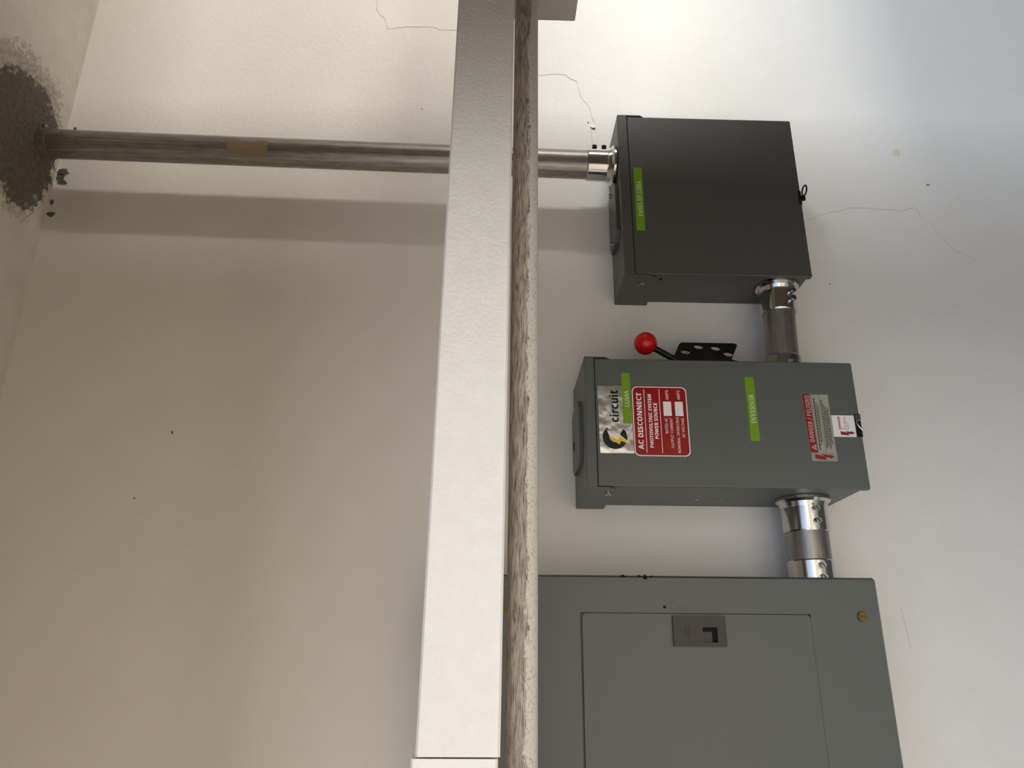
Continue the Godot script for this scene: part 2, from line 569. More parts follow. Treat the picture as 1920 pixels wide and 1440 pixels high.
# ---------------------------------------------------------------- the rail that crosses the picture
func make_rails() -> void:
	# upper rail: two boards butted end to end, front faces at z = 0.66
	var lab := ["long white painted flat rail with a smooth stippled face crossing in front of the wall", "short white painted rail board butted against the end of the long white rail"]
	var spans := [
		[-0.0612, 1.90, 0.0555, 0.0285, -0.0122, -0.0315],
		[XL + 0.001, -0.0624, 0.0688, 0.0588, -0.0065, -0.0105],
	]
	for k in 2:
		var s: Array = spans[k]
		var t := thing("rail_board", lab[k], "rail", Vector3((s[0] + s[1]) / 2, -0.02, 0.640))
		var st := S()
		var z0 := 0.625
		var z1 := 0.660 if k == 0 else 0.661
		var b := 0.002
		# section corners (y, z) walk round the board; top and bottom drift a little along the length
		var ends := []
		for e in 2:
			var x: float = s[e]
			var top: float = s[2 + e]
			var bot: float = s[4 + e]
			var ring := []
			for c in [[top - b, z1], [top, z1 - b], [top, z0], [bot, z0], [bot, z1 - b], [bot + b, z1]]:
				ring.append(V(x, c[0], c[1]))
			ends.append(ring)
		var nrm := [Vector3(0, 1, 1).normalized(), Vector3.UP, Vector3.FORWARD, Vector3.DOWN, Vector3(0, -1, 1).normalized(), Vector3.BACK]
		for i in 6:
			var j := (i + 1) % 6
			quad(st, ends[0][i], ends[0][j], ends[1][j], ends[1][i], nrm[i])
		for e in 2:
			var nx := Vector3.LEFT if e == 0 else Vector3.RIGHT
			for i in range(1, 5):
				tri(st, [ends[e][0], ends[e][i], ends[e][i + 1]], [nx, nx, nx])
		part("board", st, M.rail, t)
	# lower rail: a round-faced timber, paint flaking from its upper half
	var tt := thing("timber_rail", "weathered round-faced timber rail with flaking paint under the white rail", "rail", Vector3(0.3, -0.045, 0.602))
	var st := S()
	var ztop := 0.0
	var n := 14
	var prof := []
	for i in n + 1:                       # front of the section, top to bottom
		var a := PI * i / n
		prof.append(Vector2(cos(a), 0.012 * sin(a)))
	var x0 := XL + 0.001
	var x1 := XR - 0.001
	for sgm in 40:
		var xa := lerpf(x0, x1, sgm / 40.0)
		var xb := lerpf(x0, x1, (sgm + 1) / 40.0)
		for i in n:
			var p := []
			var nn := []
			var uv := []
			for e in [[xa, i], [xb, i], [xb, i + 1], [xa, i + 1]]:
				var x: float = e[0]
				var mid := -0.0317 - 0.0057 * (x + 0.0736)
				var q: Vector2 = prof[e[1]]
				var a: float = PI * e[1] / n
				p.append(V(x, mid + 0.01424 * q.x, 0.600 + q.y))
				nn.append(Vector3(0, cos(a), sin(a)))
				uv.append(Vector2((x - x0) / 0.94, 0.03 + 0.94 * float(e[1]) / n))
			tri(st, [p[0], p[1], p[2]], [nn[0], nn[1], nn[2]], [uv[0], uv[1], uv[2]])
			tri(st, [p[0], p[2], p[3]], [nn[0], nn[2], nn[3]], [uv[0], uv[2], uv[3]])
		var ma := -0.0317 - 0.0057 * (xa + 0.0736)
		var mb := -0.0317 - 0.0057 * (xb + 0.0736)
		quad(st, V(xa, ma + 0.01424, 0.600), V(xb, mb + 0.01424, 0.600), V(xb, mb + 0.01424, 0.582), V(xa, ma + 0.01424, 0.582), Vector3.UP)
		quad(st, V(xa, ma - 0.01424, 0.600), V(xb, mb - 0.01424, 0.600), V(xb, mb - 0.01424, 0.582), V(xa, ma - 0.01424, 0.582), Vector3.DOWN)
		quad(st, V(xa, ma + 0.01424, 0.582), V(xb, mb + 0.01424, 0.582), V(xb, mb - 0.01424, 0.582), V(xa, ma - 0.01424, 0.582), Vector3.FORWARD)
	part("timber", st, M.timber, tt)
	# block fixed behind the rails
	var bt := thing("support_block", "square block with shade put into its grey colour, fixed behind and under the weathered timber rail", "block", Vector3(0.949, -0.1080, 0.541))
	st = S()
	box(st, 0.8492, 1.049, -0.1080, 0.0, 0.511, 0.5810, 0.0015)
	part("block", st, M.shaded_rail_paint, bt)

# ---------------------------------------------------------------- load centre
func make_load_center() -> void:
	var t := thing("load_center", "wide flat grey breaker panel with brown latch and inset door", "electrical panel", Vector3(-0.04, -0.589, 0.0))
	var st := S()
	box(st, -0.215, 0.129, -0.578, 0.045, 0.0, 0.136, 0.002)
	part("body", st, M.enamel, t)
	# trim: a sheet with a folded rim and an opening for the door
	st = S()
	var zf := 0.1425
	var dx0 := -0.170
	var dx1 := 0.0885
	var dy0 := -0.4845
	var dy1 := -0.1380
	var ox0 := -0.225
	var ox1 := 0.1398
	var oy0 := -0.5890
	var oy1 := 0.056
	for b in [[ox0, dx0, oy0, oy1], [dx1, ox1, oy0, oy1], [dx0, dx1, oy0, dy0], [dx0, dx1, dy1, oy1]]:
		box(st, b[0], b[1], b[2], b[3], zf - 0.006, zf, 0.0)
	# rim bevelled back
	for e in [[ox1, oy0, ox1, oy1, 1, 0], [ox0, oy0, ox0, oy1, -1, 0], [ox0, oy0, ox1, oy0, 0, -1], [ox0, oy1, ox1, oy1, 0, 1]]:
		var o := Vector3(e[4], e[5], 0) * 0.0035
		quad(st, V(e[0], e[1], zf), V(e[2], e[3], zf), V(e[2], e[3], zf - 0.004) + o, V(e[0], e[1], zf - 0.004) + o, (Vector3(e[4], e[5], 0.8)).normalized())
		quad(st, V(e[0], e[1], zf - 0.004) + o, V(e[2], e[3], zf - 0.004) + o, V(e[2], e[3], zf - 0.016) + o, V(e[0], e[1], zf - 0.016) + o, Vector3(e[4], e[5], 0))
	part("trim", st, M.enamel, t)
	st = S()
	prism(st, round_rect(dx0 + 0.0012, dx1 - 0.0010, dy0 + 0.0008, dy1 - 0.0030, 0.006), wall_frame(), zf - 0.005, zf + 0.0012)
	var door := part("door", st, M.enamel, t)
	# latch
	st = S()
	var lx0 := 0.0418
	var lx1 := 0.0842
	var ly0 := -0.3535
	var ly1 := -0.2748
	var wx0 := 0.0470
	var wx1 := 0.0686
	var wy0 := -0.3402
	var wy1 := -0.3185
	var lz := zf + 0.0062
	box(st, lx0, lx1, wy1, ly1, zf, lz)
	box(st, lx0, lx1, ly0, wy0, zf, lz)
	box(st, lx0, wx0, wy0, wy1, zf, lz)
	box(st, wx1, lx1, wy0, wy1, zf, lz)
	box(st, wx0, wx1, wy0, wy1, zf - 0.006, zf - 0.004)
	var latch := part("latch", st, M.latch, door, "brown plastic latch")
	st = S()
	box(st, wx0, wx1 - 0.006, wy0 + 0.007, wy1, zf - 0.003, zf + 0.002, 0.0006)
	part("slide", st, M.latch_slide, latch)
	st = S()
	box(st, wx0 + 0.0003, wx1 - 0.0003, wy0 + 0.0003, wy1 - 0.0003, zf + 0.0012, zf + 0.0014)
	part("slot", st, M.hole, latch)
	# moulded arrow and marks
	st = S()
	prism(st, v2([0.0760, -0.3375, 0.0772, -0.3375, 0.0772, -0.3235, 0.0788, -0.3235, 0.0766, -0.3195, 0.0744, -0.3235, 0.0760, -0.3235]), wall_frame(lz), -0.0002, 0.0004)
	for q in [[0.0625, -0.2960, 0.0060], [0.0625, -0.2960, 0.0034]]:
		var ring := []
		for i in 20:
			var a := TAU * i / 20.0
			ring.append(V(q[0] + q[2] * 1.1 * cos(a), q[1] + q[2] * 0.8 * sin(a), lz))
		tube(st, ring, 0.0004, 5, true)
	box(st, 0.056, 0.069, -0.3055, -0.3045, lz - 0.0002, lz + 0.0004)
	box(st, 0.057, 0.068, -0.3085, -0.3075, lz - 0.0002, lz + 0.0004)
	part("moulded_mark", st, M.latch, latch)
	# hole and stamped rings beside the latch
	st = S()
	lathe(st, V(0.0974, -0.2651, zf - 0.0005), Vector3.BACK, [Vector2(0.0022, 0), Vector2(0.0022, 0.0008), Vector2(0, 0.0008)], 14)
	part("small_hole", st, M.hole, t)
	st = S()
	for q in [[0.0999, -0.2805, 0.0065], [0.0977, -0.2964, 0.0042]]:
		var ring := []
		for i in 24:
			var a := TAU * i / 24.0
			ring.append(V(q[0] + q[2] * cos(a), q[1] + q[2] * sin(a), zf - 0.0003))
		tube(st, ring, 0.0006, 5, true)
	part("stamped_ring", st, M.enamel, t)
	# chipped paint on the rim
	st = S()
	for q in [[0.1405, -0.238, 0.0045, 0.0055, 1], [0.1415, -0.248, 0.002, 0.003, 2], [0.1420, -0.205, 0.0022, 0.005, 3], [0.1425, -0.229, 0.0016, 0.003, 4]]:
		var rng := RandomNumberGenerator.new()
		rng.seed = 40 + int(q[4])
		var poly := []
		for i in 10:
			var a := TAU * i / 10.0
			var kk := rng.randf_range(0.55, 1.05)
			poly.append(Vector2(q[0] + q[2] * kk * cos(a), q[1] + q[3] * kk * sin(a)))
		prism(st, poly, wall_frame(zf), -0.002, 0.0003)
	part("paint_chip", st, M.hole, t)
	screw("cover_screw", V(0.0853, -0.5623, zf), Vector3.BACK, 0.0072, 0.004, M.brass, t, 1.45)
	screw("cover_screw", V(0.0920, -0.0256, zf), Vector3.BACK, 0.0072, 0.004, M.brass, t, 0.9)

# ---------------------------------------------------------------- a box with a rain hood and a front cover, shared by two things
func hooded_box(t: Node3D, x0: float, x1: float, y0: float, y1: float, d: float, strip: float, flap: float, mat: Material) -> MeshInstance3D:
	var st := S()
	box(st, x0 + 0.004, x1 - 0.004, y0 + 0.003, y1 - 0.004, 0.0, d - 0.014, 0.002)
	part("body", st, mat, t)
	st = S()
	box(st, x0, x1, y0, y1 - strip - 0.0005, d - 0.011, d, 0.0018)
	var cover := part("cover", st, mat, t)
	st = S()
	box(st, x0 - 0.0015, x1 + 0.0015, y1 - strip, y1, 0.0, d + 0.0015, 0.0012)
	for s in [x0 - 0.003, x1 + 0.0015]:
		prism(st, v2([0.0, y1 - 0.0008, d + 0.0005, y1 - 0.0008, d + 0.0005, y1 - flap * 0.72, d - 0.012, y1 - flap, 0.0, y1 - flap]), side_frame(s), 0.0, 0.0015)
	part("rain_hood", st, mat, t)
	return cover

func closure_plate(t: Node3D, cx: float, y: float, w: float, z0: float, z1: float, mat: Material) -> MeshInstance3D:
	var st := S()
	var poly := v2([cx - w * 0.5, z1 - 0.018, cx - w * 0.5 + 0.018, z1, cx + w * 0.5 - 0.018, z1, cx + w * 0.5, z1 - 0.018, cx + w * 0.5, z0 + 0.012, cx + w * 0.5 - 0.012, z0, cx - w * 0.5 + 0.012, z0, cx - w * 0.5, z0 + 0.012])
	var fr := Transform3D(Basis(Vector3(1, 0, 0), Vector3(0, 0, 1), Vector3(0, 1, 0)), V(0, y, 0))
	prism(st, poly, fr, -0.001, 0.006)
	return part("closure_plate", st, mat, t)

func label_tape(parent: Node, x0: float, x1: float, y0: float, y1: float, z: float, s: String, tx0: float, tx1: float, family := "Droid Sans") -> void:
	var st := S()
	prism(st, round_rect(x0, x1, y0, y1, 0.0008, 2), wall_frame(z), 0.0, 0.0003)
	var tape := part("label_tape", st, M.green_tape, parent, "green label tape with pale lettering")
	var h := y1 - y0
	words("lettering", s, tx0, tx1, y0 + h * 0.22, y0 + h * 0.72, z + 0.0003, M.tape_ink, tape, 300, 0.0001, family)

# ---------------------------------------------------------------- safety switch
func make_safety_switch() -> void:
	var x0 := 0.2755
	var x1 := 0.4890
	var y0 := -0.5962
	var y1 := -0.1515
	var d := 0.164
	var t := thing("safety_switch", "tall grey disconnect switch with red ball handle and red sticker", "disconnect switch", Vector3((x0 + x1) / 2, y0, 0.0))
	var cover := hooded_box(t, x0, x1, y0, y1, d, 0.0165, 0.048, M.enamel)
	closure_plate(t, 0.378, y1, 0.112, 0.025, 0.125, M.enamel)
	var st := S()
	lathe(st, V(0.372, y1 + 0.0055, 0.045), Vector3.UP, [Vector2(0.009, 0), Vector2(0.009, 0.0008), Vector2(0, 0.0008)], 16)
	part("plate_hole", st, M.hole, t)
	screw("hood_screw", V(x0 - 0.003, -0.188, 0.134), Vector3.LEFT, 0.0055, 0.004, M.zinc, t)
	screw("hood_screw", V(x1 + 0.003, -0.185, 0.134), Vector3.RIGHT, 0.0055, 0.007, M.zinc, t)
	st = S()
	for q in [[-0.349, 0.058], [-0.389, 0.056]]:
		st = S()
		lathe(st, V(x0 + 0.0042, q[0], q[1]), Vector3.LEFT, [Vector2(0.004, 0), Vector2(0.004, 0.001), Vector2(0, 0.001)], 14)
		part("rivet", st, M.zinc_worn, t)
	# stamped words down the side of the cover: letters stacked upright
	var rows := [["O", -0.2106, -0.2320], ["N", -0.2350, -0.2560], ["O", -0.2880, -0.3085], ["F", -0.3110, -0.3310], ["F", -0.3335, -0.3534], ["O", -0.3922, -0.4135], ["N", -0.4165, -0.4372]]
	for r in rows:
		words("stamped_letter", r[0], 0.4690, 0.4812, r[2] + 0.003, r[1] - 0.003, d - 0.0002, M.enamel, cover, 400, 0.0007)
	# foil sticker with a black ring broken by a flash of lightning
	st = S()
	prism(st, v2([0.3285, -0.2272, 0.4410, -0.2255, 0.4405, -0.1724, 0.3282, -0.1735]), wall_frame(d), 0.0, 0.0003)
	var foil := part("foil_sticker", st, M.foil, cover, "crinkled silver sticker with a black round emblem")
	var zs := d + 0.0003
	var fr := wall_frame(zs)
	words("lettering", "circuit", 0.3795, 0.4335, -0.2055, -0.1905, zs, M.black_print, foil, 700, 0.0002)
	st = S()
	var cx := 0.3545
	var cy := -0.1977
	var ring := []
	for i in 33:                            # open ring, its gap towards the lettering
		var a := lerpf(0.62, TAU - 0.78, i / 32.0)
		ring.append(Vector2(cx + 0.0195 * cos(a), cy + 0.0197 * sin(a)))
	for i in 33:
		var a := lerpf(TAU - 0.98, 0.86, i / 32.0)
		var k := lerpf(0.0098, 0.0082, sin(PI * i / 32.0))
		ring.append(Vector2(cx + k * cos(a), cy + k * sin(a)))
	prism(st, ring, fr, 0.0, 0.00012)
	part("emblem_ring", st, M.black_print, foil)
	st = S()
	prism(st, v2([0.3668, -0.1850, 0.3590, -0.1968, 0.3548, -0.2008, 0.3590, -0.2052, 0.3470, -0.2190, 0.3510, -0.2075, 0.3460, -0.2045, 0.3545, -0.1895]), fr, 0.0, 0.0002)
	part("emblem_flash", st, M.white_print, foil)
	st = S()
	prism(st, v2([0.3565, -0.1890, 0.3520, -0.1895, 0.3425, -0.2045, 0.3485, -0.2072, 0.3415, -0.2235, 0.3565, -0.2062, 0.3500, -0.2020]), fr, 0.0, 0.0003)
	part("emblem_flash", st, M.yellow_print, foil)
	label_tape(cover, 0.3770, 0.4635, -0.2257, -0.2120, d + 0.0004, "LUMA", 0.4059, 0.4332)
	# red sticker
	st = S()
	prism(st, round_rect(0.3243, 0.4406, -0.3166, -0.2280, 0.0085), wall_frame(d), 0.0, 0.0004)
	var rim := part("warning_sticker", st, M.white_print, cover, "red solar shut-off sticker with white lettering")
	st = S()
	prism(st, round_rect(0.3258, 0.4391, -0.3151, -0.2295, 0.0075), wall_frame(d), 0.0, 0.0005)
	part("red_field", st, M.red_print, rim)
	zs = d + 0.0005
	st = S()
	box(st, 0.3293, 0.4362, -0.2479, -0.2470, zs, zs + 0.00015)
	box(st, 0.3293, 0.4362, -0.2726, -0.2717, zs, zs + 0.00015)
	part("white_rule", st, M.white_print, rim)
	for q in [["AC DISCONNECT", 0.3352, 0.4301, -0.2430, -0.2347, 700], ["PHOTOVOLTAIC SYSTEM", 0.3382, 0.4275, -0.2588, -0.2531, 700], ["POWER SOURCE", 0.3526, 0.4128, -0.2677, -0.2618, 700],
			["RATED AC", 0.3621, 0.3877, -0.2832, -0.2789, 300], ["OUTPUT CURRENT", 0.3381, 0.3878, -0.2912, -0.2870, 300], ["NOMINAL OPERATING", 0.3301, 0.3891, -0.3012, -0.2970, 300], ["AC VOLTAGE", 0.3554, 0.3881, -0.3094, -0.3052, 300],
			["AMPS", 0.4183, 0.4349, -0.2870, -0.2824, 300], ["AMPS", 0.4186, 0.4347, -0.3056, -0.3010, 300]]:
		words("lettering", q[0], q[1], q[2], q[3], q[4], zs, M.white_print, rim, q[5], 0.00015)
	for yy in [-0.2907, -0.3095]:
		st = S()
		box(st, 0.3912, 0.4154, yy, yy + 0.0130, zs, zs + 0.00015)
		part("blank_field", st, M.tag_white, rim)
	label_tape(cover, 0.3515, 0.4605, -0.4296, -0.4145, d, "INVERSOR", 0.3813, 0.4305, "Droid Serif")
	# two-language warning sticker
	st = S()
	prism(st, v2([0.3342, -0.5496, 0.4320, -0.5486, 0.4316, -0.5060, 0.3337, -0.5083]), wall_frame(d), 0.0, 0.0003)
	var ws := part("danger_sticker", st, M.grey_print, cover, "silver danger sticker with a red heading")
	zs = d + 0.0003
	fr = wall_frame(zs)
	st = S()
	prism(st, v2([0.3340, -0.5202, 0.4317, -0.5182, 0.4316, -0.5062, 0.3338, -0.5084]), fr, 0.0, 0.00015)
	var head := part("red_heading", st, M.red_print, ws)
	words("lettering", "DANGER / PELIGRO", 0.3515, 0.4300, -0.5172, -0.5098, zs + 0.00015, M.grey_print, head, 700, 0.00012)
	st = S()
	prism(st, v2([0.3375, -0.5188, 0.3475, -0.5186, 0.3425, -0.5100]), wall_frame(zs + 0.00015), 0.0, 0.00012)
	part("triangle_mark", st, M.grey_print, head)
	st = S()
	box(st, 0.3420, 0.3430, -0.5160, -0.5125, zs + 0.00026, zs + 0.00036)
	box(st, 0.3420, 0.3430, -0.5180, -0.5170, zs + 0.00026, zs + 0.00036)
	part("exclamation_mark", st, M.red_print, head)
	st = S()
	box(st, 0.3343, 0.4319, -0.5208, -0.5202, zs, zs + 0.0001)
	box(st, 0.3343, 0.4319, -0.5338, -0.5333, zs, zs + 0.0001)
	var rng := RandomNumberGenerator.new()
	rng.seed = 77
	for q in [[0.3385, 0.4262, -0.5245, 0.0022], [0.3470, 0.4180, -0.5275, 0.0013], [0.3520, 0.4140, -0.5298, 0.0013], [0.3415, 0.4230, -0.5362, 0.0018], [0.3450, 0.4165, -0.5388, 0.0013], [0.3400, 0.4120, -0.5410, 0.0013], [0.3430, 0.4050, -0.5432, 0.0013], [0.3480, 0.4100, -0.5454, 0.0013]]:
		var x: float = q[0]
		while x < q[1]:            # lines of print too small to read
			var l := rng.randf_range(0.0012, 0.0045)
			box(st, x, minf(x + l, q[1]), q[2] - q[3] * 0.5, q[2] + q[3] * 0.5, zs, zs + 0.0001)
			x += l + 0.0008
	part("fine_print", st, M.line_print, ws)
	st = S()
	prism(st, v2([0.3203, -0.5501, 0.3342, -0.5508, 0.3336, -0.5087, 0.3200, -0.5093]), wall_frame(d), 0.0, 0.0002)
	var film := part("clear_sticker", st, M.clear_film, cover, "clear sticker with a red lightning arrow")
	st = S()
	prism(st, v2([0.3314, -0.5148, 0.3240, -0.5150, 0.3218, -0.5330, 0.3262, -0.5308, 0.3258, -0.5385, 0.3242, -0.5385, 0.3272, -0.5460, 0.3312, -0.5385, 0.3298, -0.5385, 0.3318, -0.5255, 0.3278, -0.5300]), wall_frame(d + 0.0002), 0.0, 0.0002)
	part("lightning_arrow", st, M.red_print, film)
	# white tag and hasp slot
	st = S()
	prism(st, round_rect(0.3605, 0.3965, -0.5860, -0.5495, 0.001, 2), wall_frame(d), 0.0, 0.0008)
	var tag := part("white_tag", st, M.tag_white, cover, "small white danger tag")
	zs = d + 0.0008
	words("lettering", "DANGER", 0.3728, 0.3946, -0.5626, -0.5588, zs, M.red_print, tag, 700, 0.00012)
	words("lettering", "OF", 0.3728, 0.3760, -0.5672, -0.5645, zs, M.red_print, tag, 300, 0.00012)
	words("lettering", "ELECTRICAL", 0.3728, 0.3946, -0.5713, -0.5686, zs, M.red_print, tag, 300, 0.00012)
	words("lettering", "PLANT", 0.3728, 0.3850, -0.5754, -0.5727, zs, M.red_print, tag, 300, 0.00012)
	st = S()
	prism(st, v2([0.3698, -0.5608, 0.3640, -0.5610, 0.3628, -0.5752, 0.3662, -0.5730, 0.3660, -0.5785, 0.3648, -0.5785, 0.3670, -0.5845, 0.3698, -0.5785, 0.3686, -0.5785, 0.3702, -0.5690, 0.3674, -0.5722]), wall_frame(zs), 0.0, 0.00015)
	part("lightning_arrow", st, M.red_print, tag)
	st = S()
	box(st, 0.3610, 0.3996, y0 - 0.0004, -0.5872, d - 0.008, d + 0.0004)
	var slot := part("hasp_slot", st, M.hole, cover, "dark hasp slot")
	st = S()
	box(st, 0.3880, 0.3985, y0 - 0.001, -0.5885, d - 0.002, d + 0.0012, 0.0006)
	tube(st, [V(0.388, -0.590, d + 0.0005), V(0.382, -0.589, d + 0.003), V(0.376, -0.592, d + 0.003), V(0.371, -0.5975, d + 0.002)], 0.0016, 8)
	part("hasp", st, M.zinc, slot)
	# operating handle on the right side
	st = S()
	box(st, x1, x1 + 0.014, -0.4290, -0.3060, 0.048, 0.126, 0.0015)
	part("handle_base", st, M.black, t)
	var dirp := Vector3(0.8, 0, -0.6)
	var nrm := Vector3(0.6, 0, 0.8)
	var comb := CSGCombiner3D.new()
	comb.name = "lockout_plate"
	comb.transform = Transform3D(Basis(dirp, Vector3.UP, nrm), V(x1 + 0.003, 0, 0.125))
	t.add_child(comb, true)
	var poly := CSGPolygon3D.new()
	poly.name = "plate"
	poly.polygon = PackedVector2Array(v2([0.0, -0.4270, 0.022, -0.4270, 0.028, -0.4150, 0.080, -0.4385, 0.085, -0.4350, 0.085, -0.3390, 0.078, -0.3335, 0.024, -0.3120, 0.0, -0.3080]))
	poly.mode = CSGPolygon3D.MODE_DEPTH
	poly.depth = 0.003
	poly.material = M.black
	comb.add_child(poly)
	for q in [[0.052, -0.3400], [0.071, -0.3670], [0.067, -0.3965], [0.047, -0.4145]]:
		var cyl := CSGCylinder3D.new()
		cyl.name = "hole"
		cyl.radius = 0.0085
		cyl.height = 0.02
		cyl.sides = 24
		cyl.operation = CSGShape3D.OPERATION_SUBTRACTION
		cyl.rotation = Vector3(PI / 2, 0, 0)
		cyl.position = Vector3(q[0], q[1], -0.0015)
		cyl.material = M.black
		comb.add_child(cyl, true)
	st = S()
	var bc := V(0.5452, -0.2687, 0.10)
	tube(st, [V(0.500, -0.338, 0.108), bc], 0.0055, 12)
	part("handle_rod", st, M.black, t)
	st = S()
	ball(st, bc, 0.0200)
	part("handle_ball", st, M.red_ball, t, "glossy red ball knob")

# ---------------------------------------------------------------- box with a plain cover
func make_cover_box() -> void:
	var x0 := 0.6715
	var x1 := 1.0135
	var y0 := -0.5725
	var y1 := -0.2345
	var d := 0.121
	var t := thing("cover_box", "squarish grey electrical box, its colour darkened for shade, with a plain cover and green label", "electrical box", Vector3((x0 + x1) / 2, y0, 0.0))
	var cover := hooded_box(t, x0, x1, y0, y1, d, 0.0185, 0.062, M.enamel_shaded)
	closure_plate(t, 0.826, y1, 0.135, 0.02, 0.095, M.enamel_shaded)
	screw("plate_screw", V(0.772, y1 + 0.006, 0.05), Vector3.UP, 0.004, 0.004, M.steel_screw, t)
	screw("plate_screw", V(0.880, y1 + 0.006, 0.05), Vector3.UP, 0.004, 0.004, M.steel_screw, t)
	screw("hood_screw", V(x0 - 0.003, -0.270, 0.093), Vector3.LEFT, 0.0055, 0.003, M.zinc_worn, t)
	var st := S()
	lathe(st, V(x0 + 0.0042, -0.305, 0.095), Vector3.LEFT, [Vector2(0.003, 0), Vector2(0.003, 0.001), Vector2(0, 0.001)], 12)
	part("small_hole", st, M.hole, t)
	label_tape(cover, 0.7595, 0.8960, -0.2765, -0.2605, d, "PANEL DE LUMA", 0.790, 0.866, "Droid Serif")
	# hasp slot with a wire ring
	st = S()
	box(st, 0.8238, 0.8525, y0 - 0.0004, -0.5672, d - 0.008, d + 0.0004)
	var slot := part("hasp_slot", st, M.hole, cover, "dark hasp slot")
	st = S()
	box(st, 0.8330, 0.8430, y0 - 0.008, -0.5690, d - 0.004, d + 0.001, 0.0008)
	var ring := []
	for i in 24:
		var a := TAU * i / 24.0
		ring.append(V(0.8525 + 0.0115 * cos(a), -0.5795 + 0.0050 * sin(a) - 0.004 * cos(a), d + 0.002 + 0.004 * sin(a)))
	tube(st, ring, 0.0016, 8, true)
	part("wire_ring", st, M.black, slot)

# ---------------------------------------------------------------- conduit
func connector(t: Node3D, at: Vector3, dir: Vector3, r: float, length: float, screws: Array, sdir: Vector3, mat: Material, flange := true, smat: Material = null) -> void:
	# at: where it meets the box; dir: away from the box
	var st := S()
	var ro := r + 0.0032
	var prof := [Vector2(r * 0.6, 0.0)]
	if flange:
		prof += [Vector2(ro + 0.006, 0.0), Vector2(ro + 0.0075, 0.002), Vector2(ro + 0.0075, 0.006), Vector2(ro + 0.003, 0.010), Vector2(ro + 0.0006, 0.016)]
	else:
		prof += [Vector2(ro, 0.0)]
	prof += [Vector2(ro, 0.018), Vector2(ro, length - 0.002), Vector2(ro - 0.0012, length), Vector2(r - 0.001, length)]
	lathe(st, at, dir, prof, 40)
	var c := part("connector", st, mat, t, "shiny set-screw connector")
	for s in screws:
		var p: Vector3 = at + dir.normalized() * s
		var sd := sdir.normalized()
		var stt := S()
		lathe(stt, p + sd * (ro - 0.001), sd, [Vector2(0.0055, 0), Vector2(0.0055, 0.003), Vector2(0.0036, 0.0035), Vector2(0.0036, 0.0055)], 14)
		part("screw_boss", stt, mat if smat == null else smat, c)
		screw("set_screw", p + sd * (ro + 0.0040), sd, 0.0050, 0.0050, M.steel_screw if smat == null else smat, c, 0.7)

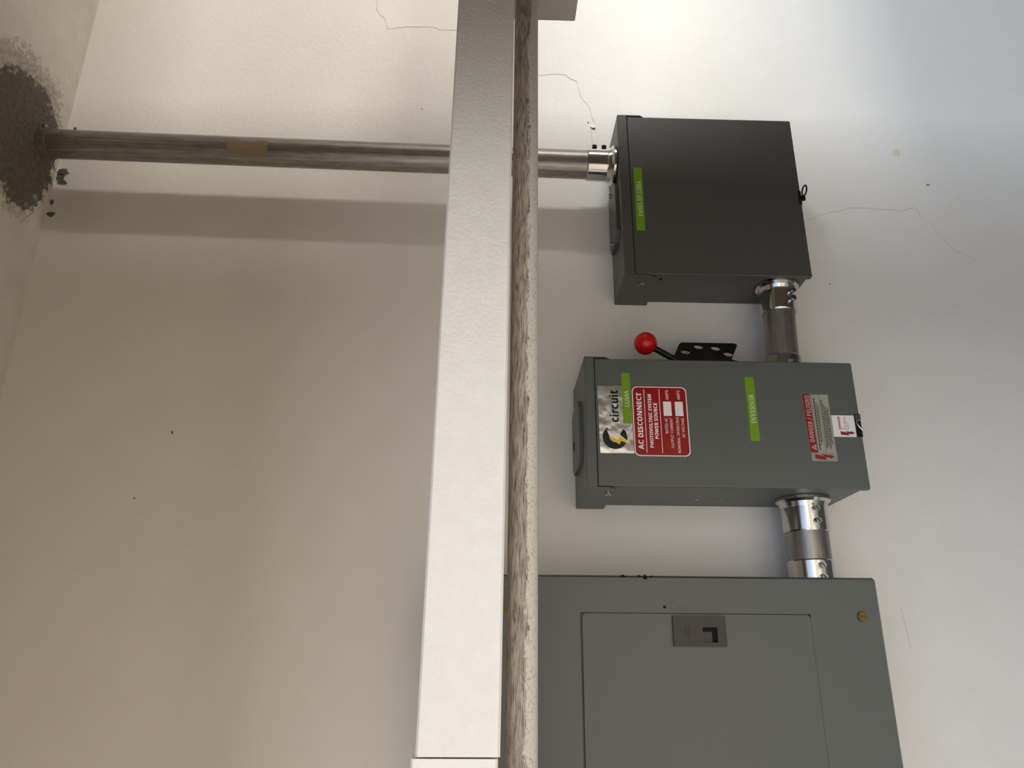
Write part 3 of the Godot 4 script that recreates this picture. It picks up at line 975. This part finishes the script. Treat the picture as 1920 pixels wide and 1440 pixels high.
func make_conduits() -> void:
	# from the ceiling down into the plain box
	var top := Vector3(0.9525, CEIL, 0.075)
	var bot := Vector3(0.9322, -0.2345, 0.075)
	var t := thing("conduit", "long vertical steel conduit running from the cemented ceiling into the shaded box", "conduit", bot)
	var a := V(bot.x, bot.y, bot.z)
	var b := V(top.x, top.y, top.z)
	var dir := (b - a).normalized()
	var st := S()
	lathe(st, a + dir * 0.03, dir, [Vector2(0.0275, 0), Vector2(0.0275, (b - a).length() - 0.03 - 0.010)], 48)
	var pipe := part("pipe", st, M.tube, t)
	connector(t, a, dir, 0.0279, 0.056, [0.0215, 0.0400], Vector3(0.97, 0, 0.25), M.zinc, true, M.dark_screw)
	# cemented coupling at the ceiling
	st = S()
	lathe(st, b - dir * 0.029, dir, [Vector2(0.0265, 0), Vector2(0.0295, 0.0), Vector2(0.0305, 0.002), Vector2(0.0305, 0.029)], 40)
	var cp := part("coupling", st, M.cement_plain, t, "cement-smeared coupling")
	screw("set_screw", b - dir * 0.018 + Vector3(0.024, 0, 0.017), Vector3(0.8, 0, 0.6), 0.005, 0.005, M.zinc_worn, cp)
	# what is left of an old paper label, wrapped on the tube
	st = S()
	var ab := across(dir)
	var ang0 := atan2(Vector3(-0.29, 0, 0.957).dot(ab[1]), Vector3(-0.29, 0, 0.957).dot(ab[0]))
	var rng := RandomNumberGenerator.new()
	rng.seed = 3
	var cols := 18
	for i in cols:
		for j in 6:
			var p := []
			var n := []
			for e in [[i, j], [i + 1, j], [i + 1, j + 1], [i, j + 1]]:
				var y: float = lerpf(0.432, 0.508, float(e[0]) / cols) - bot.y
				var torn: float = 0.16 * absf(sin(e[0] * 1.7)) * (1.0 if e[0] > 5 and e[0] < 16 else 0.3)
				var k: float = float(e[1]) / 6
				var an: float = ang0 + lerpf(-0.56, 0.52 - torn * 1.6, k)
				var rad: Vector3 = ab[0] * cos(an) + ab[1] * sin(an)
				p.append(a + dir * (y / dir.y) + rad * 0.0279)
				n.append(rad)
			tri(st, [p[0], p[1], p[2]], [n[0], n[1], n[2]])
			tri(st, [p[0], p[2], p[3]], [n[0], n[2], n[3]])
	part("paper_label", st, M.sticker_old, pipe, "torn yellowed paper label")
	# from the plain box to the switch
	var p1 := Vector3(0.6750, -0.5235, 0.076)
	var p0 := Vector3(0.4855, -0.5165, 0.076)
	t = thing("conduit", "short dull steel conduit between the shaded box and the switch", "conduit", Vector3(0.58, -0.5485, 0.075))
	a = V(p1.x, p1.y, p1.z)
	b = V(p0.x, p0.y, p0.z)
	dir = (b - a).normalized()
	st = S()
	lathe(st, a + dir * 0.02, dir, [Vector2(0.0279, 0), Vector2(0.0279, (b - a).length() - 0.03)], 40)
	part("pipe", st, M.tube, t)
	connector(t, a, dir, 0.0279, 0.058, [0.024, 0.040], Vector3(0, -0.42, 0.9), M.zinc)
	connector(t, b, -dir, 0.0279, 0.046, [0.034], Vector3(0, -0.10, 1.0), M.zinc_worn, false)
	# from the switch to the load centre
	p1 = Vector3(0.2795, -0.5235, 0.072)
	p0 = Vector3(0.1290, -0.5235, 0.072)
	t = thing("conduit", "short thick conduit with bright connectors between the switch and the breaker panel", "conduit", Vector3(0.2, -0.5605, 0.072))
	a = V(p1.x, p1.y, p1.z)
	b = V(p0.x, p0.y, p0.z)
	dir = (b - a).normalized()
	st = S()
	lathe(st, a + dir * 0.02, dir, [Vector2(0.0340, 0), Vector2(0.0340, (b - a).length() - 0.03)], 40)
	part("pipe", st, M.tube, t)
	connector(t, a, dir, 0.0335, 0.0575, [0.024, 0.044], Vector3(0, -0.10, 1.0), M.zinc)
	connector(t, b, -dir, 0.0335, 0.0475, [0.018, 0.036], Vector3(0, -0.05, 1.0), M.zinc)

# ---------------------------------------------------------------- mortar round the conduit where it enters the ceiling
func make_cement() -> void:
	var t := thing("cement_patch", "rough dark grey cement patch where the conduit enters the ceiling", "cement patch", Vector3(0.93, CEIL, 0.11))
	var core := PackedVector2Array(v2([0.999, 0.225, 1.024, 0.201, 1.049, 0.171, 1.055, 0.135, 1.072, 0.090, 1.052, 0.073, 1.036, 0.042, 1.02, 0.030, 0.99, 0.016, 0.94, 0.014, 0.901, 0.012, 0.851, 0.032, 0.810, 0.056, 0.797, 0.11, 0.818, 0.16, 0.86, 0.23, 0.93, 0.26]))
	var wide := PackedVector2Array(v2([1.00, 0.29, 1.07, 0.235, 1.112, 0.172, 1.112, 0.10, 1.108, 0.045, 1.075, 0.030, 1.04, 0.012, 1.00, 0.003, 0.90, 0.003, 0.845, 0.020, 0.790, 0.045, 0.765, 0.10, 0.79, 0.17, 0.84, 0.26, 0.92, 0.30]))
	var n1 := FastNoiseLite.new()
	n1.seed = 14
	n1.frequency = 1.0
	n1.fractal_octaves = 4
	var cell := 0.0030
	var nx := 130
	var nz := 102
	var x0 := 0.745
	var hgt := []
	var col := []
	for i in nx + 1:
		var rowh := []
		var rowc := []
		for j in nz + 1:
			var p := Vector2(x0 + i * cell, 0.0008 + j * cell)
			var wob := Vector2(n1.get_noise_2d(p.x * 45.0, p.y * 45.0), n1.get_noise_2d(p.x * 45.0 + 99.0, p.y * 45.0)) * 0.014
			var dc := edge_distance(core, p + wob)
			var dw := edge_distance(wide, p + wob)
			var fine := n1.get_noise_2d(p.x * 75.0, p.y * 75.0 + 7.0)
			var streak := n1.get_noise_2d(p.x * 70.0 + p.y * 90.0, p.x * 20.0 - p.y * 20.0 + 31.0)
			var h := 0.0
			var c := Color(0.66, 0.60, 0.52)
			if dc > 0.0:
				h = 0.0012 + minf(dc, 0.03) * 0.10 + fine * 0.0008
				c = Color(0.125, 0.108, 0.082).lerp(Color(0.165, 0.145, 0.115), clampf(0.5 + fine * 1.1, 0.0, 1.0))
				if dc < 0.014 and streak > 0.22: c = c.lerp(Color(0.45, 0.40, 0.34), 0.8)
			elif dw > 0.0 and fine * 0.35 + streak * 0.6 + dw * 14.0 > 0.16:
				h = 0.0004
				c = Color(0.38, 0.335, 0.27).lerp(Color(0.63, 0.57, 0.49), clampf(0.55 + streak * 1.2 + fine * 0.6, 0.0, 1.0))
			# heaped round the coupling
			var rr := p.distance_to(Vector2(0.9525, 0.075))
			if dc > 0.0 and rr < 0.05: h += (0.05 - rr) * 0.28 + fine * 0.002
			rowh.append(h)
			rowc.append(c)
		hgt.append(rowh)
		col.append(rowc)
	var st := S()
	for i in nx:
		for j in nz:
			var any := 0
			for e in [[i, j], [i + 1, j], [i, j + 1], [i + 1, j + 1]]:
				if hgt[e[0]][e[1]] > 0.0: any += 1
			if any < 2: continue
			for tr in [[[i, j], [i + 1, j], [i + 1, j + 1]], [[i, j], [i + 1, j + 1], [i, j + 1]]]:
				var p := []
				for e in tr:
					p.append(V(x0 + e[0] * cell, CEIL - hgt[e[0]][e[1]], 0.0008 + e[1] * cell))
				var nrm: Vector3 = (p[1] - p[0]).cross(p[2] - p[0]).normalized()
				if nrm.y > 0.0: nrm = -nrm
				var order := [0, 1, 2]
				if (p[1] - p[0]).cross(p[2] - p[0]).dot(nrm) > 0.0: order = [0, 2, 1]
				for q in order:
					st.set_color(col[tr[q][0]][tr[q][1]])
					st.set_normal(nrm)
					st.set_uv(Vector2.ZERO)
					st.add_vertex(p[q])
	part("mortar", st, M.cement, t)
	# droppings on the wall just under the ceiling
	st = S()
	for q in [[0.940, 0.864, 0.009, 0.012, 1], [0.928, 0.868, 0.010, 0.009, 2], [0.917, 0.862, 0.005, 0.012, 3], [0.842, 0.868, 0.006, 0.008, 4], [0.985, 0.866, 0.004, 0.006, 5], [0.870, 0.872, 0.008, 0.004, 6], [1.047, 0.862, 0.003, 0.003, 7]]:
		st = S()
		blot(st, q[0], q[1], q[2], q[3], 300 + int(q[4]), 0.002)
		part("cement_splash", st, M.cement_plain, t)

func edge_distance(poly: PackedVector2Array, p: Vector2) -> float:
	var best := 1e9
	for i in poly.size():
		var q := Geometry2D.get_closest_point_to_segment(p, poly[i], poly[(i + 1) % poly.size()])
		best = minf(best, p.distance_to(q))
	return best if Geometry2D.is_point_in_polygon(p, poly) else -best
